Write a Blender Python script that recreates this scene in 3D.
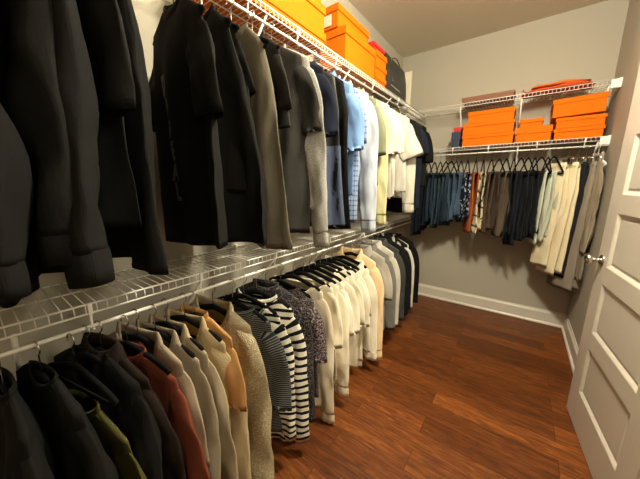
import bpy, bmesh, math, random
from mathutils import Vector, Matrix, noise

scene = bpy.context.scene
for o in list(bpy.data.objects):
    bpy.data.objects.remove(o)
PI = math.pi
R = math.radians

# ------------------------------------------------------------------ camera
cam = bpy.data.cameras.new('camera')
cam_o = bpy.data.objects.new('camera', cam)
scene.collection.objects.link(cam_o)
cam.sensor_width = 36.0
cam.lens = 268.0 / 640.0 * 36.0
cam.clip_start = 0.02
cam_o.location = (0, 0, 1.34)
cam_o.rotation_euler = (R(90 - 11.5), 0, R(36.7))
scene.camera = cam_o

# ------------------------------------------------------------------ world / light / exposure
w = bpy.data.worlds.new('world')
scene.world = w
w.use_nodes = True
w.node_tree.nodes['Background'].inputs[0].default_value = (1.0, 0.85, 0.65, 1)
w.node_tree.nodes['Background'].inputs[1].default_value = 0.02
lamp = bpy.data.lights.new('ceiling_light', 'POINT')
lamp.shadow_soft_size = 0.10
lamp.energy = 128
lamp.color = (1.0, 0.93, 0.72)
lamp_o = bpy.data.objects.new('ceiling_light', lamp)
lamp_o.location = (0.03, 1.17, 2.61)
scene.collection.objects.link(lamp_o)
down = bpy.data.lights.new('ceiling_light_open_bottom', 'AREA')   # the same fixture throws more light downwards
down.shape = 'DISK'
down.size = 0.22
down.energy = 28
down.color = (1.0, 0.93, 0.72)
down_o = bpy.data.objects.new('ceiling_light_open_bottom', down)
down_o.location = (0.03, 1.17, 2.50)
scene.collection.objects.link(down_o)
fill = bpy.data.lights.new('added_fill_light', 'POINT')      # added fill lamp, unseen beyond the doorway, brightens the lower left rack
fill.shadow_soft_size = 0.15
fill.energy = 60
fill.color = (1.0, 0.93, 0.74)
fill_o = bpy.data.objects.new('added_fill_light', fill)
fill_o.location = (1.05, 0.72, 2.15)
scene.collection.objects.link(fill_o)
vs = scene.view_settings
vs.view_transform = 'Standard'
vs.look = 'None'
vs.gamma = 1.0
vs.exposure = 0.0
vs.use_curve_mapping = False

# ------------------------------------------------------------------ room numbers
XL, XR, YB, YF, ZC = -1.27, 0.475, 3.279, -0.85, 2.751
SHELF = 0.305
XLIP = XL + SHELF          # front lip of the left shelves
YLIP = YB - SHELF          # front lip of the back shelves


# ------------------------------------------------------------------ helpers
def link(o, parent=None):
    scene.collection.objects.link(o)
    if parent:
        o.parent = parent
    return o


def tag(o, label=None, cat=None, group=None, kind=None):
    if label:
        o['label'] = label
    if cat:
        o['category'] = cat
    if group:
        o['group'] = group
    if kind:
        o['kind'] = kind
    return o


def thing(name, label, cat, loc=(0, 0, 0), rz=0.0, group=None):
    o = bpy.data.objects.new(name, None)
    o.empty_display_size = 0.05
    link(o)
    o.location = loc
    o.rotation_euler = (0, 0, rz)
    return tag(o, label, cat, group)


class MB:
    """collects shapes of ONE part and links them as one mesh object"""

    def __init__(s):
        s.v, s.f, s.uv, s.sm = [], [], [], []

    def add(s, verts, faces, uvs=None, smooth=True):
        b = len(s.v)
        s.v += [tuple(p) for p in verts]
        for f in faces:
            s.f.append([b + i for i in f])
            s.sm.append(smooth)
        s.uv += (uvs if uvs else [(p[0] + p[1], p[2]) for p in verts])

    def box(s, c, d, rot=None, bev=0.0):
        bm = bmesh.new()
        bmesh.ops.create_cube(bm, size=1.0)
        for q in bm.verts:
            q.co = Vector((q.co.x * d[0], q.co.y * d[1], q.co.z * d[2]))
        if bev:
            bmesh.ops.bevel(bm, geom=bm.edges[:], offset=bev, segments=2, profile=0.6, affect='EDGES')
        M = Matrix.Translation(Vector(c)) @ (rot.to_4x4() if rot else Matrix.Identity(4))
        bm.verts.ensure_lookup_table()
        bm.verts.index_update()
        s.add([M @ q.co for q in bm.verts], [[q.index for q in f.verts] for f in bm.faces], smooth=False)
        bm.free()
        return s

    def tube(s, pts, r, n=6, cap=True, flat=None):
        pts = [Vector(p) for p in pts]
        rings = []
        up0 = None
        for i, p in enumerate(pts):
            t = (pts[min(i + 1, len(pts) - 1)] - pts[max(i - 1, 0)]).normalized()
            if up0 is None:
                up0 = Vector((0, 0, 1)) if abs(t.z) < 0.9 else Vector((1, 0, 0))
            a = t.cross(up0)
            if a.length < 1e-5:
                a = t.cross(Vector((0, 1, 0)))
            a.normalize()
            b = a.cross(t).normalized()
            up0 = b
            rr = r[i] if isinstance(r, (list, tuple)) else r
            fa, fb = flat if flat else (1, 1)
            rings.append([p + (a * math.cos(2 * PI * k / n) * fa + b * math.sin(2 * PI * k / n) * fb) * rr for k in range(n)])
        vs_ = [q for rg in rings for q in rg]
        fs = []
        for i in range(len(rings) - 1):
            for k in range(n):
                fs.append((i * n + k, i * n + (k + 1) % n, (i + 1) * n + (k + 1) % n, (i + 1) * n + k))
        if cap:
            fs.append(list(range(n))[::-1])
            fs.append([(len(rings) - 1) * n + k for k in range(n)])
        s.add(vs_, fs, smooth=n > 4)
        return s

    def rings(s, rings, closed=True, uvs=None, capa=False, capb=False, smooth=True):
        n = len(rings[0])
        vs_ = [q for rg in rings for q in rg]
        fs = []
        for i in range(len(rings) - 1):
            for k in range(n if closed else n - 1):
                fs.append((i * n + k, i * n + (k + 1) % n, (i + 1) * n + (k + 1) % n, (i + 1) * n + k))
        if capa:
            fs.append(list(range(n))[::-1])
        if capb:
            fs.append([(len(rings) - 1) * n + k for k in range(n)])
        uu = [q for rg in uvs for q in rg] if uvs else None
        s.add(vs_, fs, uu, smooth)
        return s

    def lathe(s, prof, c=(0, 0, 0), rot=None, n=20):
        rg = []
        for r, z in prof:
            ring = []
            for k in range(n):
                p = Vector((r * math.cos(2 * PI * k / n), r * math.sin(2 * PI * k / n), z))
                if rot:
                    p = rot @ p
                ring.append(p + Vector(c))
            rg.append(ring)
        return s.rings(rg, capa=True, capb=True)

    def build(s, name, mat, parent=None):
        me = bpy.data.meshes.new(name)
        me.from_pydata(s.v, [], s.f)
        uvl = me.uv_layers.new(name='UVMap')
        li = [0] * len(me.loops)
        me.loops.foreach_get('vertex_index', li)
        flat = []
        for i in li:
            flat += [s.uv[i][0], s.uv[i][1]]
        uvl.data.foreach_set('uv', flat)
        me.polygons.foreach_set('use_smooth', s.sm)
        me.materials.append(mat)
        me.update()
        o = bpy.data.objects.new(name, me)
        return link(o, parent)


# ------------------------------------------------------------------ materials
MATS = {}


def newmat(name):
    m = bpy.data.materials.new(name)
    m.use_nodes = True
    nt = m.node_tree
    return m, nt, nt.nodes, nt.links, nt.nodes['Principled BSDF']


def plain(name, col, rough=0.5, metal=0.0, bump=0.0, scale=60, spec=0.5):
    if name in MATS:
        return MATS[name]
    m, nt, N, L, P = newmat(name)
    P.inputs['Roughness'].default_value = rough
    P.inputs['Metallic'].default_value = metal
    P.inputs['Specular IOR Level'].default_value = spec
    tc = N.new('ShaderNodeTexCoord')
    no = N.new('ShaderNodeTexNoise')
    no.inputs['Scale'].default_value = scale
    no.inputs['Detail'].default_value = 3
    L.new(tc.outputs['Object'], no.inputs['Vector'])
    mx = N.new('ShaderNodeMix')
    mx.data_type = 'RGBA'
    mx.inputs[6].default_value = (*[c * 0.96 for c in col], 1)
    mx.inputs[7].default_value = (*[min(1, c * 1.04) for c in col], 1)
    L.new(no.outputs['Fac'], mx.inputs[0])
    L.new(mx.outputs[2], P.inputs['Base Color'])
    if bump:
        b = N.new('ShaderNodeBump')
        b.inputs['Strength'].default_value = bump
        b.inputs['Distance'].default_value = 0.002
        L.new(no.outputs['Fac'], b.inputs['Height'])
        L.new(b.outputs[0], P.inputs['Normal'])
    MATS[name] = m
    return m


def fabric(name, col, rough=0.9, pat=None, col2=None, scale=1.0, speck=0.12, knit=0.0, wrinkle=0.35, sheen=0.0):
    """woven / knitted cloth. pat: hstripe, vstripe, check, speckle, print, lines, plaid"""
    if name in MATS:
        return MATS[name]
    m, nt, N, L, P = newmat(name)
    P.inputs['Roughness'].default_value = rough
    P.inputs['Specular IOR Level'].default_value = 0.12 if rough > 0.7 else 0.3
    P.inputs['Sheen Weight'].default_value = sheen
    uv = N.new('ShaderNodeTexCoord')
    fine = N.new('ShaderNodeTexNoise')
    fine.inputs['Scale'].default_value = 260
    fine.inputs['Detail'].default_value = 2
    L.new(uv.outputs['UV'], fine.inputs['Vector'])
    mx = N.new('ShaderNodeMix')
    mx.data_type = 'RGBA'
    mx.inputs[6].default_value = (*[c * (1 - speck) for c in col], 1)
    mx.inputs[7].default_value = (*[min(1, c * (1 + speck)) for c in col], 1)
    L.new(fine.outputs['Fac'], mx.inputs[0])
    out = mx.outputs[2]
    if pat:
        sep = N.new('ShaderNodeSeparateXYZ')
        L.new(uv.outputs['UV'], sep.inputs[0])
        fac = None

        def band(sock, period, duty):
            a = N.new('ShaderNodeMath'); a.operation = 'DIVIDE'; a.inputs[1].default_value = period
            L.new(sock, a.inputs[0])
            b = N.new('ShaderNodeMath'); b.operation = 'FRACT'
            L.new(a.outputs[0], b.inputs[0])
            c = N.new('ShaderNodeMath'); c.operation = 'LESS_THAN'; c.inputs[1].default_value = duty
            L.new(b.outputs[0], c.inputs[0])
            return c.outputs[0]
        if pat == 'hstripe':
            fac = band(sep.outputs['Y'], 0.031 * scale, 0.42)
        elif pat == 'vstripe':
            fac = band(sep.outputs['X'], 0.02 * scale, 0.35)
        elif pat == 'plaid':
            f1 = band(sep.outputs['X'], 0.05 * scale, 0.3)
            f2 = band(sep.outputs['Y'], 0.05 * scale, 0.3)
            ad = N.new('ShaderNodeMath'); ad.operation = 'ADD'
            L.new(f1, ad.inputs[0]); L.new(f2, ad.inputs[1])
            mu = N.new('ShaderNodeMath'); mu.operation = 'MULTIPLY'; mu.inputs[1].default_value = 0.5
            L.new(ad.outputs[0], mu.inputs[0])
            fac = mu.outputs[0]
        elif pat == 'check':
            ck = N.new('ShaderNodeTexChecker')
            ck.inputs['Scale'].default_value = 1 / (0.012 * scale)
            L.new(uv.outputs['UV'], ck.inputs['Vector'])
            fac = ck.outputs['Fac']
        elif pat in ('speckle', 'print', 'lines'):
            n2 = N.new('ShaderNodeTexVoronoi' if pat == 'lines' else 'ShaderNodeTexNoise')
            n2.inputs['Scale'].default_value = {'speckle': 130, 'print': 38, 'lines': 22}[pat] / scale
            if pat == 'lines':
                n2.feature = 'DISTANCE_TO_EDGE'
            L.new(uv.outputs['UV'], n2.inputs['Vector'])
            c = N.new('ShaderNodeValToRGB')
            lo, hi = {'speckle': (0.48, 0.60), 'print': (0.56, 0.58), 'lines': (0.05, 0.09)}[pat]
            c.color_ramp.elements[0].position = lo
            c.color_ramp.elements[1].position = hi
            L.new(n2.outputs['Distance' if pat == 'lines' else 'Fac'], c.inputs[0])
            fac = c.outputs[0]
        m2 = N.new('ShaderNodeMix')
        m2.data_type = 'RGBA'
        L.new(fac, m2.inputs[0])
        L.new(out, m2.inputs[6])
        m2.inputs[7].default_value = (*col2, 1)
        out = m2.outputs[2]
    L.new(out, P.inputs['Base Color'])
    # wrinkles + weave
    wr = N.new('ShaderNodeTexNoise')
    wr.inputs['Scale'].default_value = 9
    wr.inputs['Detail'].default_value = 4
    wr.inputs['Distortion'].default_value = 0.6
    mp = N.new('ShaderNodeMapping')
    mp.inputs['Scale'].default_value = (1.0, 0.35, 1)
    L.new(uv.outputs['UV'], mp.inputs['Vector'])
    L.new(mp.outputs[0], wr.inputs['Vector'])
    b1 = N.new('ShaderNodeBump')
    b1.inputs['Strength'].default_value = wrinkle
    b1.inputs['Distance'].default_value = 0.02
    L.new(wr.outputs['Fac'], b1.inputs['Height'])
    b2 = N.new('ShaderNodeBump')
    b2.inputs['Strength'].default_value = 0.25 + knit
    b2.inputs['Distance'].default_value = 0.0015 + 0.003 * knit
    L.new(fine.outputs['Fac'], b2.inputs['Height'])
    L.new(b1.outputs[0], b2.inputs['Normal'])
    L.new(b2.outputs[0], P.inputs['Normal'])
    MATS[name] = m
    return m


def floor_material():
    m, nt, N, L, P = newmat('hardwood_planks')
    tc = N.new('ShaderNodeTexCoord')
    mp = N.new('ShaderNodeMapping')
    mp.inputs['Location'].default_value = (0.3, 0.05, 0)
    L.new(tc.outputs['Object'], mp.inputs['Vector'])
    br = N.new('ShaderNodeTexBrick')
    br.offset = 0.37
    br.inputs['Scale'].default_value = 1.0
    br.inputs['Brick Width'].default_value = 0.95
    br.inputs['Row Height'].default_value = 0.125
    br.inputs['Mortar Size'].default_value = 0.0012
    br.inputs['Mortar Smooth'].default_value = 0.1
    br.inputs['Color1'].default_value = (0, 0, 0, 1)
    br.inputs['Color2'].default_value = (1, 1, 1, 1)
    br.inputs['Mortar'].default_value = (0.5, 0.5, 0.5, 1)
    L.new(mp.outputs[0], br.inputs['Vector'])
    # grain, stretched along the plank, shifted per plank
    g = N.new('ShaderNodeTexNoise')
    g.inputs['Scale'].default_value = 7
    g.inputs['Detail'].default_value = 8
    g.inputs['Roughness'].default_value = 0.65
    g.inputs['Distortion'].default_value = 1.2
    gm = N.new('ShaderNodeMapping')
    gm.inputs['Scale'].default_value = (0.9, 7.0, 1)
    ad = N.new('ShaderNodeVectorMath')
    ad.operation = 'ADD'
    sc_ = N.new('ShaderNodeVectorMath')
    sc_.operation = 'SCALE'
    sc_.inputs['Scale'].default_value = 3.7
    L.new(br.outputs['Color'], sc_.inputs[0])
    L.new(tc.outputs['Object'], ad.inputs[0])
    L.new(sc_.outputs[0], ad.inputs[1])
    L.new(ad.outputs[0], gm.inputs['Vector'])
    L.new(gm.outputs[0], g.inputs['Vector'])
    r1 = N.new('ShaderNodeValToRGB')
    e = r1.color_ramp.elements
    e[0].position = 0.28; e[0].color = (0.032, 0.0095, 0.003, 1)
    e[1].position = 0.75; e[1].color = (0.235, 0.078, 0.016, 1)
    k = e.new(0.5); k.color = (0.115, 0.033, 0.007, 1)
    L.new(g.outputs['Fac'], r1.inputs[0])
    r2 = N.new('ShaderNodeValToRGB')
    e = r2.color_ramp.elements
    e[0].position = 0.0; e[0].color = (0.68, 0.62, 0.58, 1)
    e[1].position = 1.0; e[1].color = (1.4, 1.4, 1.35, 1)
    L.new(br.outputs['Color'], r2.inputs[0])
    mu = N.new('ShaderNodeMix')
    mu.data_type = 'RGBA'; mu.blend_type = 'MULTIPLY'
    mu.inputs[0].default_value = 1.0
    L.new(r1.outputs[0], mu.inputs[6]); L.new(r2.outputs[0], mu.inputs[7])
    mo = N.new('ShaderNodeMix')
    mo.data_type = 'RGBA'
    L.new(br.outputs['Fac'], mo.inputs[0])
    L.new(mu.outputs[2], mo.inputs[6])
    mo.inputs[7].default_value = (0.02, 0.008, 0.004, 1)
    L.new(mo.outputs[2], P.inputs['Base Color'])
    P.inputs['Roughness'].default_value = 0.40
    P.inputs['Specular IOR Level'].default_value = 0.3
    b = N.new('ShaderNodeBump')
    b.inputs['Strength'].default_value = 0.25
    b.inputs['Distance'].default_value = 0.004
    L.new(g.outputs['Fac'], b.inputs['Height'])
    L.new(b.outputs[0], P.inputs['Normal'])
    return m


M_WALL = plain('wall_paint', (0.42, 0.385, 0.315), 0.75, bump=0.15, scale=180)
M_CEIL = plain('ceiling_paint', (0.70, 0.64, 0.51), 0.9, bump=0.3, scale=160)
M_TRIM = plain('trim_paint', (0.66, 0.61, 0.53), 0.35)
M_DOOR = plain('door_paint', (0.58, 0.53, 0.455), 0.38)
M_WIRE = plain('white_vinyl_wire', (0.78, 0.76, 0.70), 0.35)
M_CLIP = plain('white_plastic', (0.80, 0.78, 0.74), 0.4)
M_NICK = plain('satin_nickel', (0.62, 0.58, 0.52), 0.22, metal=1.0)
M_HOOK = plain('hook_steel', (0.55, 0.52, 0.47), 0.25, metal=1.0)
M_VELV = plain('black_velvet', (0.006, 0.006, 0.006), 0.95, bump=0.3, scale=400, spec=0.1)

# ------------------------------------------------------------------ room shell
T = 0.1


def struct(name, c, d, mat):
    return tag(MB().box(c, d).build(name, mat), kind='structure')


fl = struct('floor', ((XL + XR) / 2, (YF + YB) / 2, -T / 2), (XR - XL + 2 * T, YB - YF + 2 * T, T), floor_material())
struct('ceiling', ((XL + XR) / 2, (YF + YB) / 2, ZC + T / 2), (XR - XL + 2 * T, YB - YF + 2 * T, T), M_CEIL)
struct('wall_left', (XL - T / 2, (YF + YB) / 2, ZC / 2), (T, YB - YF + 2 * T, ZC), M_WALL)
struct('wall_back', ((XL + XR) / 2, YB + T / 2, ZC / 2), (XR - XL, T, ZC), M_WALL)
struct('wall_front', ((XL + XR) / 2, YF - T / 2, ZC / 2), (XR - XL, T, ZC), M_WALL)
# right wall with the doorway the open door belongs to (y 0.52 .. 1.26)
DY0, DY1, DH = 0.50, 1.245, 2.045
mb = MB()
mb.box((XR + T / 2, (DY1 + YB) / 2, ZC / 2), (T, YB - DY1, ZC))
mb.box((XR + T / 2, (YF + DY0) / 2, ZC / 2), (T, DY0 - YF, ZC))
mb.box((XR + T / 2, (DY0 + DY1) / 2, (DH + ZC) / 2), (T, DY1 - DY0, ZC - DH))
tag(mb.build('wall_right', M_WALL), kind='structure')
struct('wall_beyond', (XR + 1.0, (DY0 + DY1) / 2, 1.1), (T, 2.0, 2.4), M_WALL)


def baseboard(name, p0, p1, nrm):
    """moulded board: profile swept from p0 to p1, nrm points into the room"""
    prof = [(0, 0), (0.028, 0), (0.028, 0.012), (0.022, 0.02), (0.016, 0.022), (0.016, 0.112), (0.012, 0.122), (0.007, 0.128), (0.005, 0.14), (0, 0.14)]
    rg = []
    for p in (p0, p1):
        rg.append([Vector((p[0] + nrm[0] * a, p[1] + nrm[1] * a, b)) for a, b in prof])
    return tag(MB().rings(rg, closed=True, capa=True, capb=True, smooth=False).build(name, M_TRIM), kind='structure')


baseboard('baseboard_left', (XL, YF, 0), (XL, YB, 0), (1, 0))
baseboard('baseboard_back', (XL, YB, 0), (XR, YB, 0), (0, -1))
baseboard('baseboard_right', (XR, DY1 + 0.09, 0), (XR, YB, 0), (-1, 0))
# door casing on the hinge side and above
mb = MB()
mb.box((XR - 0.008, DY1 + 0.045, DH / 2), (0.016, 0.07, DH))
mb.box((XR - 0.008, DY0 - 0.045, DH / 2), (0.016, 0.07, DH))
mb.box((XR - 0.008, (DY0 + DY1) / 2, DH + 0.035), (0.016, DY1 - DY0 + 0.16, 0.07))
tag(mb.build('trim_1', M_TRIM), kind='structure')


# ------------------------------------------------------------------ door (open, five panels)
def make_door():
    free = Vector((0.370, 2.03, 0))
    hinge = Vector((0.445, 1.287, 0))
    d = hinge - free
    W = d.length
    ang = math.atan2(d.y, d.x)
    root = thing('panel_door', 'open off-white five-panel door standing against the right wall', 'door', (free.x, free.y, 0.008), ang)
    # local: x from free edge to hinge, room face at y = 0 looking to -y ... choose sign so that face looks to -X world
    th = 0.035
    H = 2.03
    # world -X in local coordinates
    sgn = -1 if (Matrix.Rotation(ang, 3, 'Z') @ Vector((0, -1, 0))).x < 0 else 1
    yb = -sgn * th / 2
    st = 0.125
    zs = [0.2 + i * 0.362 for i in range(5)]
    ph = 0.272
    mb = MB()
    mb.box((st / 2, yb, H / 2), (st, th, H), bev=0.002)
    mb.box((W - st / 2, yb, H / 2), (st, th, H), bev=0.002)
    lo = 0
    for z in zs + [H]:
        hi = z
        mb.box((W / 2, yb, (lo + hi) / 2), (W - 2 * st + 0.002, th - 0.0005, hi - lo))
        lo = z + ph
    mb.build('frame', M_DOOR, root)
    for z in zs:
        p = MB()
        x0, x1 = st, W - st
        # sloped sticking then a flat recessed field, both faces
        for sg in (1, -1):
            y0 = yb + sg * (th / 2 - 0.0005)
            rg = []
            for ins, dep in ((0, 0), (0.006, 0.003), (0.016, 0.011), (0.024, 0.011), (0.03, 0.008)):
                yy = y0 - sg * dep
                rg.append([Vector((x0 + ins, yy, z + ins)), Vector((x1 - ins, yy, z + ins)), Vector((x1 - ins, yy, z + ph - ins)), Vector((x0 + ins, yy, z + ph - ins))])
            p.rings(rg, closed=True, capb=True, smooth=False)
        p.build('panel', M_DOOR, root)
    face = sgn * 1.0
    ks = -1 if sgn < 0 else 1
    # knob on the face that looks into the closet: normal in local y
    ny = -1 if (Matrix.Rotation(ang, 3, 'Z') @ Vector((0, -1, 0))).x < 0 else 1
    rot = Matrix.Rotation(R(90) if ny < 0 else R(-90), 3, 'X')
    ysurf = yb + ny * th / 2
    k = MB()
    k.lathe([(0.031, -0.001), (0.031, 0.004), (0.026, 0.009), (0.014, 0.012), (0.011, 0.018), (0.011, 0.03), (0.017, 0.036), (0.026, 0.045), (0.029, 0.055), (0.026, 0.064), (0.014, 0.070), (0.002, 0.071)], (0.062, ysurf, 0.945), rot, 24)
    tag(k.build('knob', M_NICK, root), 'round satin nickel door knob')
    # latch plate on the free edge, hinge knuckles
    MB().box((-0.0005, yb, 0.945), (0.003, 0.024, 0.055)).build('latch_plate', M_NICK, root)
    for hz in (0.2, 1.02, 1.82):
        MB().tube([(W + 0.004, ysurf, hz - 0.045), (W + 0.004, ysurf, hz + 0.045)], 0.007, 8).build('hinge', M_NICK, root)
    return root


make_door()


# ------------------------------------------------------------------ wire shelves
def wire_shelf(name, label, axis, a0, a1, z, rod_z=None, braces=(), ends=(), group=None, drops=None):
    """axis 'Y': along the left wall, 'X': along the back wall. z = height of the deck wires."""
    root = thing(name, label, 'shelf', (0, 0, 0), 0, group)

    def P(a, dep, zz):      # a along the wall, dep away from the wall
        return (XL + dep, a, zz) if axis == 'Y' else (a, YB - dep, zz)
    r = 0.0016
    n = int((a1 - a0) / 0.0254)
    deck, lip = MB(), MB()
    for i in range(n + 1):
        a = a0 + 0.006 + i * 0.0254
        if a > a1 - 0.004:
            break
        deck.tube([P(a, 0.008, z), P(a, SHELF - 0.003, z)], r, 5)
        lip.tube([P(a, SHELF, z + 0.002), P(a, SHELF, z - 0.027)], r, 5)
    for dep in (0.008, 0.15):
        deck.tube([P(a0, dep, z - 0.0035), P(a1, dep, z - 0.0035)], 0.0026, 6)
    lip.tube([P(a0, SHELF, z + 0.0005), P(a1, SHELF, z + 0.0005)], 0.003, 6)
    lip.tube([P(a0, SHELF, z - 0.028), P(a1, SHELF, z - 0.028)], 0.003, 6)
    deck.build('wire_deck', M_WIRE, root)
    lip.build('front_lip', M_WIRE, root)
    if rod_z:
        MB().tube([P(a0, SHELF, rod_z), P(a1, SHELF, rod_z)], 0.006, 10).build('hanging_rod', M_WIRE, root)
        for a in (drops or braces):
            c = MB()
            c.tube([P(a, SHELF, z - 0.020), P(a, SHELF - 0.012, rod_z + 0.012), P(a, SHELF - 0.006, rod_z - 0.008), P(a, SHELF + 0.006, rod_z - 0.009)], 0.0035, 6)
            c.box(P(a, SHELF, z - 0.014), (0.008, 0.010, 0.034))
            c.build('rod_hook', M_CLIP, root)
    for a in braces:
        b = MB()
        b.tube([P(a, SHELF - 0.002, z - 0.026), P(a, 0.014, z - 0.335)], 0.006, 6, flat=(1, 0.6))
        b.box(P(a, 0.006, z - 0.345), (0.012, 0.022, 0.05) if axis == 'Y' else (0.022, 0.012, 0.05))
        b.build('support_brace', M_WIRE, root)
    for a in [a0 + 0.15 + i * 0.3 for i in range(int((a1 - a0) / 0.3))]:
        MB().box(P(a, 0.008, z), (0.016, 0.014, 0.018) if axis == 'Y' else (0.014, 0.016, 0.018)).build('wall_clip', M_CLIP, root)
    for a, s in ends:
        e = MB()
        e.box(P(a - s * 0.008, SHELF - 0.014, z - 0.026), (0.05, 0.016, 0.066) if axis == 'Y' else (0.016, 0.05, 0.066), bev=0.003)
        e.box(P(a - s * 0.03, SHELF + 0.002, z - 0.026), (0.01, 0.05, 0.06) if axis == 'Y' else (0.05, 0.01, 0.06), bev=0.003)
        e.build('end_bracket', M_CLIP, root)
    return root


Z_UP, Z_LO, Z_BK = 2.085, 1.003, 1.695
RODL, RODU, RODB = 0.935, 2.015, 1.632
wire_shelf('wire_shelf', 'upper white wire shelf on the left wall carrying the orange boxes', 'Y', -0.75, YB - 0.006, Z_UP, RODU,
           braces=(-0.5, 0.22, 0.92, 1.62, 2.3), drops=(0.15, 0.5, 0.82, 1.12, 1.46, 1.95, 2.45))
wire_shelf('wire_shelf', 'lower white wire shelf on the left wall above the cream shirts', 'Y', -0.75, YB - 0.006, Z_LO, RODL,
           braces=(-0.5, 0.03, 0.52, 0.92, 1.4, 1.9, 2.4), drops=(-0.2, 0.18, 0.52, 0.92, 1.4, 1.9, 2.4))
wire_shelf('wire_shelf', 'higher white wire shelf on the back wall under the red pouch', 'X', XLIP + 0.012, XR - 0.004, Z_UP, None,
           braces=(-0.57, -0.10, 0.415), ends=((XR, 1),))
wire_shelf('wire_shelf', 'white wire shelf on the back wall holding orange shoe boxes', 'X', -0.93, XR - 0.004, Z_BK, RODB,
           braces=(-0.86, -0.08, 0.415), drops=(-0.60, -0.30, 0.05, 0.34), ends=((XR, 1),))


# ------------------------------------------------------------------ clothes
def lerp(a, b, t):
    t = max(0.0, min(1.0, t))
    return a + (b - a) * t


def spow(v, p):
    return math.copysign(abs(v) ** p, v)


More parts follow.
